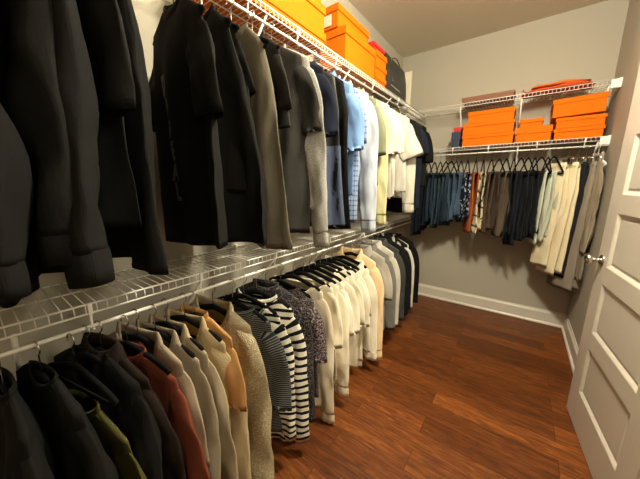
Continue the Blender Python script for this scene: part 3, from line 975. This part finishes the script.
crm = [
    (1.12, 2, 'long', 0.74, 0.66, 'scoop', 'sandy cream long blouse, first of the cream garments after the tweed jacket', 'first cream blouse'),
    (1.19, 0, 'short', 0.60, 0.26, 'scoop', 'cream scoop-neck top, second of the cream garments from the tweed jacket', 'second cream top'),
    (1.25, 1, 'long', 0.72, 0.58, 'scoop', 'pale cream silk blouse, third cream garment from the tweed jacket', 'third cream blouse'),
    (1.31, 3, 'short', 0.66, 0.24, 'scoop', 'light cream cotton tee, fourth cream garment from the tweed jacket', 'fourth cream tee'),
    (1.37, 4, 'short', 0.76, 0.28, 'scoop', 'cream crepe blouse, fifth cream garment from the tweed jacket', 'fifth cream blouse'),
    (1.43, 1, 'short', 0.70, 0.26, 'scoop', 'cream silk scoop-neck shirt, sixth cream garment from the tweed jacket', 'sixth cream shirt'),
    (1.49, 3, 'short', 0.74, 0.30, 'scoop', 'light cream scoop-neck shirt, seventh cream garment from the tweed jacket', 'seventh cream shirt'),
    (1.56, 4, 'short', 0.68, 0.24, 'scoop', 'cream crepe tee, eighth cream garment from the tweed jacket', 'eighth cream tee'),
    (1.63, 3, 'long', 0.66, 0.56, 'shirt', 'light cream shirt with turned cuff, just before the peach blouse', 'cream shirt before the peach blouse'),
]
for ye, mi, sl, L, sll, nk, lab, sh in crm:
    T_('blouse', 'blouse', lab, sh, D, ye - 0.03, 10, m_cream[mi], L, sl, nk, th=0.028, sl_len=sll, nd=0.085 + 0.02 * math.sin(ye * 31), nw=0.128 + 0.018 * math.sin(ye * 17), cuff=0.05 if sl == 'long' else None, dz=-0.020 + 0.008 * math.sin(ye * 23), group='cream tops on the lower rack', fold=0.016)
T_('blouse', 'blouse', 'peach cream silk blouse with long sleeves before the grey shirts', 'peach cream blouse', D, 1.72, 10, m_peach, 0.74, 'long', 'shirt', th=0.04, sl_len=0.62, cuff=0.06, nd=0.1)
T_('shirt', 'shirt', 'stone grey shirt right behind the peach cream blouse', 'stone grey shirt', D, 1.85, 9, m_lgrey, 0.64, 'short', 'shirt', th=0.035, sl_len=0.26)
T_('shirt', 'shirt', 'mid grey shirt between the stone grey and ivory shirts', 'mid grey shirt', D, 1.95, 9, m_mgrey, 0.70, 'long', 'shirt', th=0.04)
T_('shirt', 'shirt', 'ivory shirt standing alone among grey shirts on the lower rack', 'ivory shirt among grey ones', D, 2.06, 8, m_white2, 0.66, 'long', 'shirt', th=0.035)
T_('shirt', 'shirt', 'dark grey shirt directly behind the ivory shirt', 'dark grey shirt', D, 2.17, 8, m_dgrey, 0.66, 'long', 'shirt', th=0.04)
T_('shirt', 'shirt', 'black shirt behind the dark grey shirt on the lower rack', 'black shirt behind dark grey', D, 2.29, 8, m_black2, 0.66, 'long', 'shirt', th=0.04)
T_('jacket', 'jacket', 'black jacket with white stripes near the far end of the lower rack', 'black white-striped jacket', D, 2.42, 8, m_bws, 0.64, 'long', 'shirt', th=0.04)
T_('sweater', 'sweater', 'black sweater, last garment at the far end of the lower rack', 'last lower black sweater', D, 2.56, 8, m_black, 0.62, 'long', 'crew', th=0.04)

# lettering on the black tee: separate marks down its front
r_, t_ = LET
m_ink = plain('grey_print', (0.10, 0.097, 0.094), 0.8)


def lettering(root, t, txt, x0, d0, size, step):
    for i, ch in enumerate(txt):
        if ch == ' ':
            continue
        cu = bpy.data.curves.new('letter', 'FONT')
        cu.body = ch
        cu.size = size
        cu.align_x = 'CENTER'
        cu.offset = 0.004
        tmp = bpy.data.objects.new('letter', cu)
        scene.collection.objects.link(tmp)
        dg = bpy.context.evaluated_depsgraph_get()
        me = bpy.data.meshes.new_from_object(tmp.evaluated_get(dg))
        bpy.data.objects.remove(tmp)
        d = d0 + i * step
        for v in me.vertices:
            p = t.front(x0 + v.co.x, d - v.co.y, 0.003)
            v.co = p
        me.materials.clear()
        me.materials.append(m_ink)
        o = bpy.data.objects.new('printed_letter', me)
        link(o, root)


lettering(r_, t_, 'DBBEAL', -0.045, 0.27, 0.085, 0.07)


# ------------------------------------------------------------------ trousers on the back rack
def folded_pants(label, short, x, mat, length=0.40, width=0.20, th=0.011, yaw=0.0, cuffmat=None, name='jeans', cat='jeans', back=0.06):
    """folded over a hanger bar: local x = width of the folded trousers, y = layers, z up; object is turned so width runs along world Y"""
    SEED[0] += 1
    q = random.Random(SEED[0])
    zr = RODB - 0.06
    rz = R(-90 + yaw)
    root = thing(name, label, cat, (x, YLIP, zr), rz)
    bar = -0.142
    p0, p1, p2 = q.uniform(0, 6), q.uniform(0, 6), q.uniform(0, 6)
    k0 = q.uniform(18, 30)
    rb = 0.008 + th
    # front layer hangs on -y side, back layer on +y side
    path = []
    n = 20
    for i in range(n + 1):
        path.append((-rb, bar - length + length * i / n))
    for i in range(1, 7):
        a = PI - PI * i / 7
        path.append((rb * math.cos(a), bar + rb * math.sin(a)))
    l2 = length - back
    for i in range(n + 1):
        path.append((rb, bar - l2 * i / n))
    rg, uv = [], []
    M = 30
    s_len = 0
    swing = q.uniform(-0.10, 0.10)
    for i, (py, pz) in enumerate(path):
        if i:
            s_len += math.hypot(py - path[i - 1][0], pz - path[i - 1][1])
        a = path[min(i + 1, len(path) - 1)]
        b = path[max(i - 1, 0)]
        ty_, tz_ = a[0] - b[0], a[1] - b[1]
        l_ = math.hypot(ty_, tz_)
        ny, nz = -tz_ / l_, ty_ / l_
        dep = max(0.0, bar - pz)
        g = min(1.0, dep / 0.25)
        row, ur = [], []
        for k in range(M):
            th_ = 2 * PI * k / M
            xx = width / 2 * spow(math.cos(th_), 0.55) * (1 + 0.05 * math.sin(7 * dep + p2)) + 0.02 * g * math.sin(5 * dep + p1) + swing * dep * dep
            tt = th * (1 + 0.3 * math.sin(30 * xx + p1 + 8 * dep)) * spow(math.sin(th_), 0.8)
            nzz = noise.noise(Vector((xx * 26, s_len * 9, p0 * 3))) + 0.6 * noise.noise(Vector((xx * 55 + dep * 14, s_len * 22, p1 * 5)))
            off = 0.010 * g * nzz + 0.010 * g * math.sin(k0 * xx + p0 + 3 * dep) + 0.006 * g * math.sin(2.3 * k0 * xx + p2 - 6 * dep)
            row.append(Vector((xx, py + ny * tt + off, pz + nz * tt + (0.006 * math.sin(20 * xx + p0) + 0.016 * math.sin(9 * xx + p2 * 2)) * g)))
            ur.append(((k if k <= M / 2 else M - k) / M * 2 * width, s_len))
        rg.append(row)
        uv.append(ur)
    mb_ = MB()
    mb_.rings(rg, uvs=uv, capa=True, capb=True)
    mb_.build('folded_legs', mat, root)
    # waistband at the end of the back layer
    wb = MB()
    c = rg[-1]
    cc = sum(c, Vector()) / M
    rows = []
    for dz, sc in ((0.028, 1.12), (0.0, 1.15), (-0.012, 1.1), (-0.012, 0.6)):
        rows.append([cc + Vector(((v.x - cc.x) * min(sc, 1.04), (v.y - cc.y) * sc, 0)) + Vector((0, 0, dz + v.z - cc.z)) for v in c])
    wb.rings(rows, capb=True, uvs=[[(k * 0.02, j * 0.02) for k in range(M)] for j in range(4)])
    wb.build('waistband', cuffmat or mat, root)
    hanger('black velvet trouser hanger carrying the ' + short, (x, YLIP, zr), rz, 'pants', h=0.06)
    return root


def clip_pants(label, short, x, mat, length=0.85, width=0.20, yaw=0.0, th=0.028, flare=1.0, skew=0.0, name='trousers', cat='trousers', spread=0.03):
    """hung by the waistband from a clip hanger, folded lengthwise so both legs lie together"""
    SEED[0] += 1
    q = random.Random(SEED[0])
    zr = RODB - 0.06
    rz = R(-90 + yaw)
    root = thing(name, label, cat, (x, YLIP, zr), rz)
    z0 = -0.062
    ph = [q.uniform(0, 6) for _ in range(4)]
    M = 28
    for j, sgn in enumerate((-1, 1)):
        rg, uv = [], []
        n = 34
        ln = length - (0.02 if j else 0)
        for i in range(n + 1):
            t = i / n
            d = t * ln
            wdt = width * lerp(0.84, 1.0, d / 0.2) * lerp(1.0, 0.80 * flare, max(0, t - 0.25) / 0.75)
            tk = th * lerp(0.35, 0.6, d / 0.15) * lerp(1.0, 0.75, t)
            row, ur = [], []
            for k in range(M):
                a = 2 * PI * k / M
                xx = wdt / 2 * spow(math.cos(a), 0.65)
                yy = tk * (1 + 0.22 * math.sin(36 * xx + ph[0] + 5 * d)) * spow(math.sin(a), 0.85)
                g = min(1, d / 0.3)
                yy += sgn * (th * 0.42 + spread * t * (0.3 if j else 0.6)) + 0.010 * g * math.sin(16 * xx + ph[1] + 2 * d)
                yy += 0.008 * g * (noise.noise(Vector((xx * 20, d * 8, ph[3] * 4))) + 0.5 * noise.noise(Vector((xx * 45, d * 24 + xx * 20, ph[2] * 4))))
                row.append(Vector((xx + skew * d * d + (0.012 if j else -0.008) * t, yy, z0 - d + 0.004 * g * math.sin(25 * xx))))
                ur.append(((k if k <= M / 2 else M - k) / M * 2 * width, -d))
            rg.append(row)
            uv.append(ur)
        c = sum(rg[-1], Vector()) / M
        rg.append([v + (c - v) * 0.12 + Vector((0, 0, 0.012)) for v in rg[-1]])
        uv.append(uv[-1])
        MB().rings(rg, uvs=uv, capa=True).build('trouser_leg', mat, root)
    # waistband round both halves, with belt loops
    rows = []
    for dz, sc in ((-0.002, 0.9), (0.004, 1.0), (-0.034, 1.02), (-0.036, 0.9)):
        rows.append([Vector((width * 0.435 * sc * spow(math.cos(2 * PI * k / M), 0.65), th * 0.98 * sc * spow(math.sin(2 * PI * k / M), 0.8), z0 + dz)) for k in range(M)])
    wb = MB().rings(rows, uvs=[[(k * 0.015, jj * 0.015) for k in range(M)] for jj in range(4)], capa=True).build('waistband', mat, root)
    for xx in (-0.05, 0.05):
        MB().box((xx, -th * 0.98, z0 - 0.018), (0.009, 0.006, 0.05), bev=0.001).build('belt_loop', mat, wb)
    hanger('steel-clipped trouser hanger carrying the ' + short, (x, YLIP, zr), rz, 'clip', h=0.06)
    return root


def den(n, c, **k):
    return F('denim_' + n, tuple(v * 0.82 for v in c), speck=0.3, **k)


jl = [
    (-0.875, den('ink', (0.0086, 0.0115, 0.0187)), 0.60, 'very dark ink-blue jeans, leftmost on the back wall rack', 'leftmost ink jeans'),
    (-0.815, den('ink', (0.0086, 0.0115, 0.0187)), 0.52, 'dark ink-blue jeans, second from the left on the back rack', 'second jeans from the left'),
    (-0.755, den('deep', (0.0202, 0.0346, 0.0540)), 0.46, 'deep blue jeans, third from the left on the back rack', 'third jeans from the left'),
    (-0.70, den('teal', (0.0259, 0.0504, 0.0612)), 0.46, 'teal blue jeans, fourth from the left on the back rack', 'fourth jeans from the left'),
    (-0.648, den('mid', (0.0288, 0.0490, 0.0828)), 0.44, 'mid blue jeans, fifth from the left on the back rack', 'fifth jeans from the left'),
    (-0.60, den('deep', (0.0202, 0.0346, 0.0540)), 0.43, 'deep blue jeans, sixth from the left on the back rack', 'sixth jeans from the left'),
    (-0.555, den('faded', (0.0504, 0.0828, 0.1368)), 0.42, 'faded mid blue jeans, seventh from the left on the back rack', 'seventh jeans from the left'),
    (-0.51, den('light', (0.0612, 0.1008, 0.1656)), 0.40, 'lighter blue jeans right before the navy patterned trousers', 'light blue jeans'),
]
for x, m, ln, lab, sh in jl:
    folded_pants(lab, sh, x, m, ln + 0.035 + 0.03 * math.sin(x * 61), 0.175, yaw=-14 + 10 * math.sin(x * 97))
pl = [
    (-0.455, F('navy_floral_print', (0.010, 0.014, 0.032), pat='print', col2=(0.42, 0.46, 0.50), scale=1.5), 0.42, 'navy trousers with a white printed pattern beside the blue jeans', 'navy printed trousers'),
    (-0.385, F('rust_corduroy', (0.30, 0.075, 0.025)), 0.50, 'rust brown folded trousers between navy printed and cream printed ones', 'rust brown trousers'),
    (-0.325, F('cream_black_print', (0.03, 0.025, 0.02), pat='lines', col2=(0.66, 0.56, 0.38), scale=2.2), 0.45, 'cream trousers with a thin black printed pattern', 'cream printed trousers'),
    (-0.262, F('cocoa_cloth', (0.060, 0.042, 0.030)), 0.46, 'cocoa brown trousers right after the cream printed ones', 'cocoa brown trousers'),
    (-0.205, F('coffee_cloth', (0.045, 0.030, 0.022)), 0.47, 'coffee brown trousers in the middle of three brown pairs', 'coffee brown trousers'),
    (-0.15, F('mole_cloth', (0.085, 0.066, 0.046)), 0.49, 'mole brown trousers, the brown pair nearest the black ones', 'mole brown trousers'),
    (-0.095, F('black_denim', (0.011, 0.012, 0.015)), 0.52, 'black trousers, first black pair after the brown ones', 'first black trousers'),
    (-0.045, F('black_blue_cloth', (0.009, 0.011, 0.017)), 0.58, 'blue-black trousers with the longest legs, second of the black pairs', 'second black trousers'),
    (0.005, F('black_denim', (0.011, 0.012, 0.015)), 0.50, 'black trousers, third of the five black pairs', 'third black trousers'),
    (0.05, F('black_twill', (0.012, 0.013, 0.016)), 0.49, 'black twill trousers, fourth of the five black pairs', 'fourth black trousers'),
    (0.092, F('black_denim', (0.011, 0.012, 0.015)), 0.50, 'black trousers, fifth black pair beside the pale mint ones', 'fifth black trousers'),
    (0.135, F('pale_mint_cloth', (0.52, 0.55, 0.46)), 0.52, 'pale mint trousers folded beside the last folded black pair', 'pale mint trousers'),
    (0.172, F('pale_sage_cloth', (0.46, 0.48, 0.38)), 0.50, 'pale sage trousers folded next to the long cream trousers', 'pale sage trousers'),
]
for x, m, ln, lab, sh in pl:
    folded_pants(lab, sh, x, m, ln + 0.055 + 0.02 * math.sin(x * 71), 0.18, yaw=22 + 9 * math.sin(x * 83), name='trousers', cat='trousers')
m_cp = F('cream_twill', (0.72, 0.63, 0.44), wrinkle=0.5)
m_cp2 = F('ivory_corduroy', (0.74, 0.64, 0.44), wrinkle=0.6)
clip_pants('long cream trousers hung by the waist next to pale sage ones', 'inner cream trousers', 0.212, m_cp, 0.86, 0.20, 32, spread=0.03)
clip_pants('long ivory trousers hung by the waist next to the black pair', 'ivory trousers', 0.258, m_cp2, 0.92, 0.235, 42, spread=0.03)
clip_pants('long black trousers hung between ivory and houndstooth pairs', 'long black trousers', 0.312, F('black_twill', BLK), 0.93, 0.23, 38, spread=0.02)
clip_pants('grey houndstooth trousers hung next to long black trousers', 'houndstooth trousers', 0.360, F('houndstooth', (0.16, 0.13, 0.10), pat='check', col2=(0.30, 0.255, 0.20), scale=0.6), 1.03, 0.25, 36, flare=1.2, spread=0.02)
# light taupe jacket on the white hanger, rightmost
m_whang = plain('white_hanger_plastic', (0.82, 0.80, 0.76), 0.35)
SEED[0] += 1
BZ = ((0.426, YLIP - 0.0, RODB - 0.075), R(-82))
root = thing('blazer', 'long light taupe blazer on a white hanger, rightmost on the back rack', 'blazer', *BZ)
t = Top(SEED[0], L=0.96, th=0.032, fold=0.008, sw=0.14, cw=0.15, hw=0.165)
m_tp = F('light_taupe_wool', (0.30, 0.25, 0.19), knit=0.3)
t.body(m_tp, root)
for sd in (1, -1):
    t.sleeve(sd, m_tp, root, 0.62, r0=0.07, r1=0.05, ty=0.022, out=0.0)
t.collar(m_tp, root, fall=0.06)
hanger('white plastic hanger carrying the taupe blazer by the right wall', *BZ, mat=m_whang)

# ------------------------------------------------------------------ boxes
OR = (0.70, 0.142, 0.002)
m_or = plain('orange_card', OR, 0.75, spec=0.12)
m_or2 = plain('orange_card_pale', (0.80, 0.27, 0.025), 0.55)
m_brown = plain('brown_card', (0.20, 0.075, 0.030), 0.6)
m_redb = plain('red_card', (0.52, 0.02, 0.02), 0.5)
m_navyb = plain('navy_card', (0.012, 0.020, 0.060), 0.5)
m_lab = plain('paper_label', (0.74, 0.62, 0.50), 0.6)


def lid_box(label, c, d, rz=0.0, lid=0.35, mat=None, tilt=(0, 0), name='shoe_box', cat='box', group=None, lidmat=None, sticker=None):
    """c = centre of the base"""
    mat = mat or m_or
    root = thing(name, label, cat, c, rz, group)
    root.rotation_euler = (R(tilt[0]), R(tilt[1]), rz)
    w_, dd, h = d
    b = MB()
    hb = h - 0.003
    b.box((0, 0, hb / 2), (w_ - 0.012, dd - 0.012, hb), bev=0.003)
    b.build('tray', mat, root)
    l = MB()
    lh = h * lid
    # lid as a cap with skirts so the seam reads
    l.box((0, 0, h - 0.0025), (w_, dd, 0.004), bev=0.0015)
    for sx in (-1, 1):
        l.box((sx * (w_ / 2 - 0.0014), 0, h - 0.002 - lh / 2), (0.0026, dd - 0.0006, lh))
    for sy in (-1, 1):
        l.box((0, sy * (dd / 2 - 0.0014), h - 0.002 - lh / 2), (w_ - 0.0006, 0.0026, lh))
    l.build('lid', lidmat or mat, root)
    if sticker:
        tag(MB().box(sticker[0], sticker[1]).build('label_sticker', m_lab, root), 'pale paper label')
    return root


ZS = Z_UP + 0.004
# left upper shelf: sizes (x, y, z)
lid_box('broad flat orange box, bottom of the nearest stack on the left shelf', (-1.12, 1.05, ZS), (0.27, 0.66, 0.075), 0, 0.5)
lid_box('orange box in the middle of the nearest stack on the left shelf', (-1.115, 1.075, ZS + 0.076), (0.26, 0.60, 0.13), 0, 0.3)
lid_box('orange box on top of the nearest stack on the left shelf', (-1.12, 1.08, ZS + 0.207), (0.25, 0.56, 0.12), 0, 0.35, mat=m_or)
lid_box('big orange box directly under the box with the paper label', (-1.09, 1.80, ZS), (0.21, 0.42, 0.215), 0, 0.2)
lid_box('orange box with a pale paper label on its near end', (-1.14, 1.785, ZS + 0.216), (0.21, 0.42, 0.125), 0, 0.28, sticker=((0.0, -0.2115, 0.045), (0.11, 0.003, 0.06)))
lid_box('slim orange box, bottom of the small stack by the black bag', (-1.09, 2.12, ZS), (0.21, 0.19, 0.07), 0, 0.4)
lid_box('slim orange box, middle of the small stack by the black bag', (-1.09, 2.12, ZS + 0.071), (0.21, 0.19, 0.075), 0, 0.4)
lid_box('slim orange box, top of the small stack by the black bag', (-1.09, 2.12, ZS + 0.147), (0.21, 0.19, 0.085), 0, 0.4)
lid_box('thin red box lying on the small orange stack', (-1.10, 2.11, ZS + 0.233), (0.19, 0.20, 0.055), 0, 0.4, mat=m_redb, name='gift_box')


def paper_bag():
    m_bag = plain('black_kraft_paper', (0.022, 0.021, 0.021), 0.5)
    root = thing('paper_bag', 'black paper shopping bag with thin grey lettering on the left shelf', 'bag', (-1.075, 2.48, ZS), R(2))
    w_, l_, h = 0.15, 0.50, 0.30
    prof = []
    rows = []
    N = 4
    for (z, dx) in ((0, 1), (0.10, 1.0), (0.2, 0.92), (h, 0.66)):
        x = w_ / 2 * dx
        rows.append([Vector((-x, -l_ / 2, z)), Vector((-x * 0.55 if dx < 1 else 0, -l_ / 2 + (1 - dx) * 0.12, z)) if False else Vector((0, -l_ / 2 + (1 - dx) * 0.14, z)), Vector((x, -l_ / 2, z)), Vector((x, l_ / 2, z)), Vector((0, l_ / 2 - (1 - dx) * 0.14, z)), Vector((-x, l_ / 2, z))])
    inner = [[v * 0.97 + Vector((0, 0, v.z * 0.03)) for v in rows[-1]]]
    inner.append([Vector((v.x, v.y, h - 0.08)) for v in inner[0]])
    MB().rings(rows + inner, capa=True, smooth=False).build('bag_body', m_bag, root)
    for sx in (-1, 1):
        x = sx * w_ / 2 * 0.64
        pts = [(x, -0.09, h - 0.02)] + [(x + sx * 0.006, -0.09 + 0.18 * i / 8, h + 0.025 * math.sin(PI * i / 8)) for i in range(9)] + [(x, 0.09, h - 0.02)]
        MB().tube(pts, 0.004, 6).build('bag_handle', m_bag, root)
    m_pr = plain('grey_foil_print', (0.30, 0.29, 0.27), 0.5)
    # thin print on the room side: one long line of small upright letters and a lower short line
    def bx(z):
        return w_ / 2 * lerp(1.0, 0.66, max(0, z - 0.1) / (h - 0.1)) + 0.0022
    a = MB()
    for i in range(9):
        z = 0.12 + i * 0.021
        a.box((bx(z), -0.11, z), (0.002, 0.007, 0.012))
    a.build('printed_line', m_pr, root)
    b = MB()
    for i in range(11):
        b.box((bx(0.075), -0.15 + i * 0.021, 0.075), (0.002, 0.012, 0.008))
    b.build('printed_line', m_pr, root)


paper_bag()
tag(MB().box((-1.085, 2.80, ZS + 0.16), (0.20, 0.014, 0.32), bev=0.002).build('cream_board', plain('cream_board_card', (0.62, 0.56, 0.45), 0.6)), 'thin cream board standing behind the black paper bag', 'board')

# back wall, lower shelf
ZB = Z_BK + 0.004
yb_ = 2.99
lid_box('orange box, bottom of the left stack of three on the back shelf', (-0.325, yb_ + 0.125, ZB), (0.41, 0.25, 0.10), 0, 0.25)
lid_box('orange box, middle of the left stack of three on the back shelf', (-0.33, yb_ + 0.125, ZB + 0.101), (0.41, 0.25, 0.10), 0, 0.25)
lid_box('orange box, top of the left stack of three on the back shelf', (-0.318, yb_ + 0.125, ZB + 0.202), (0.365, 0.24, 0.105), R(1), 0.3)
lid_box('squat orange box between the two tall stacks on the back shelf', (0.012, yb_ + 0.12, ZB), (0.245, 0.22, 0.125), 0, 0.4)
lid_box('small orange box sitting on the squat box between the stacks', (-0.012, yb_ + 0.11, ZB + 0.126), (0.165, 0.18, 0.065), 0, 0.4)
lid_box('orange box, bottom of the right stack by the wall', (0.292, yb_ + 0.12, ZB), (0.295, 0.24, 0.085), 0, 0.3)
lid_box('orange box, middle of the right stack by the wall', (0.292, yb_ + 0.12, ZB + 0.086), (0.292, 0.24, 0.08), 0, 0.3)
lid_box('larger tilted orange box on top of the right stack by the wall', (0.272, yb_ + 0.12, ZB + 0.177), (0.315, 0.25, 0.135), 0, 0.25, tilt=(0, -2.0), mat=m_or)
lid_box('small navy box left of the orange stacks on the back shelf', (-0.585, yb_ + 0.06, ZB), (0.08, 0.12, 0.145), 0, 0.5, mat=m_navyb, name='gift_box')
lid_box('small red box resting on the navy box', (-0.577, yb_ + 0.06, ZB + 0.146), (0.075, 0.11, 0.04), 0, 0.5, mat=m_redb, name='gift_box')
# back wall, upper shelf
lid_box('flat brown box lying on the upper back shelf left of the red pouch', (-0.36, yb_ + 0.11, ZS), (0.41, 0.22, 0.05), 0, 0.4, mat=m_brown, name='flat_box')


def pouch():
    m_p = fabric('red_orange_cloth_pouch', (0.50, 0.075, 0.022), wrinkle=0.6)
    m_p2 = fabric('orange_lining_cloth', (0.62, 0.15, 0.03), wrinkle=0.6)
    root = thing('dust_pouch', 'flat red-orange cloth pouch on the upper back shelf', 'pouch', (0.115, yb_ + 0.10, ZS), R(1))
    def slab(w_, d_, h0, z0, ph, xo=0.0):
        rows = []
        M, n = 24, 16
        for i in range(n + 1):
            x = -w_ / 2 + w_ * i / n
            e = math.sqrt(max(0.02, 1 - abs(2 * i / n - 1) ** 6))
            row = []
            for k in range(M):
                a = 2 * PI * k / M
                yy = d_ / 2 * spow(math.cos(a), 0.5) * (0.96 + 0.04 * e)
                hh = h0 * (0.75 + 0.25 * math.sin(11 * x + ph)) * e
                zz = z0 + hh / 2 + hh / 2 * spow(math.sin(a), 0.7)
                if math.sin(a) > 0:
                    zz += 0.005 * math.sin(30 * x + 20 * yy + ph)
                row.append(Vector((x + xo, yy, max(zz, z0))))
            rows.append(row)
        return MB().rings(rows, capa=True, capb=True)
    slab(0.45, 0.20, 0.045, 0.0, 0.4).build('pouch_body', m_p, root)
    slab(0.36, 0.17, 0.028, 0.036, 2.0, 0.02).build('folded_flap', m_p2, root)
    MB().tube([(-0.21, -0.095, 0.03), (-0.22, -0.115, 0.02), (-0.19, -0.12, -0.0), (-0.14, -0.118, 0.004)], 0.0035, 6).build('drawstring', m_p, root)


pouch()
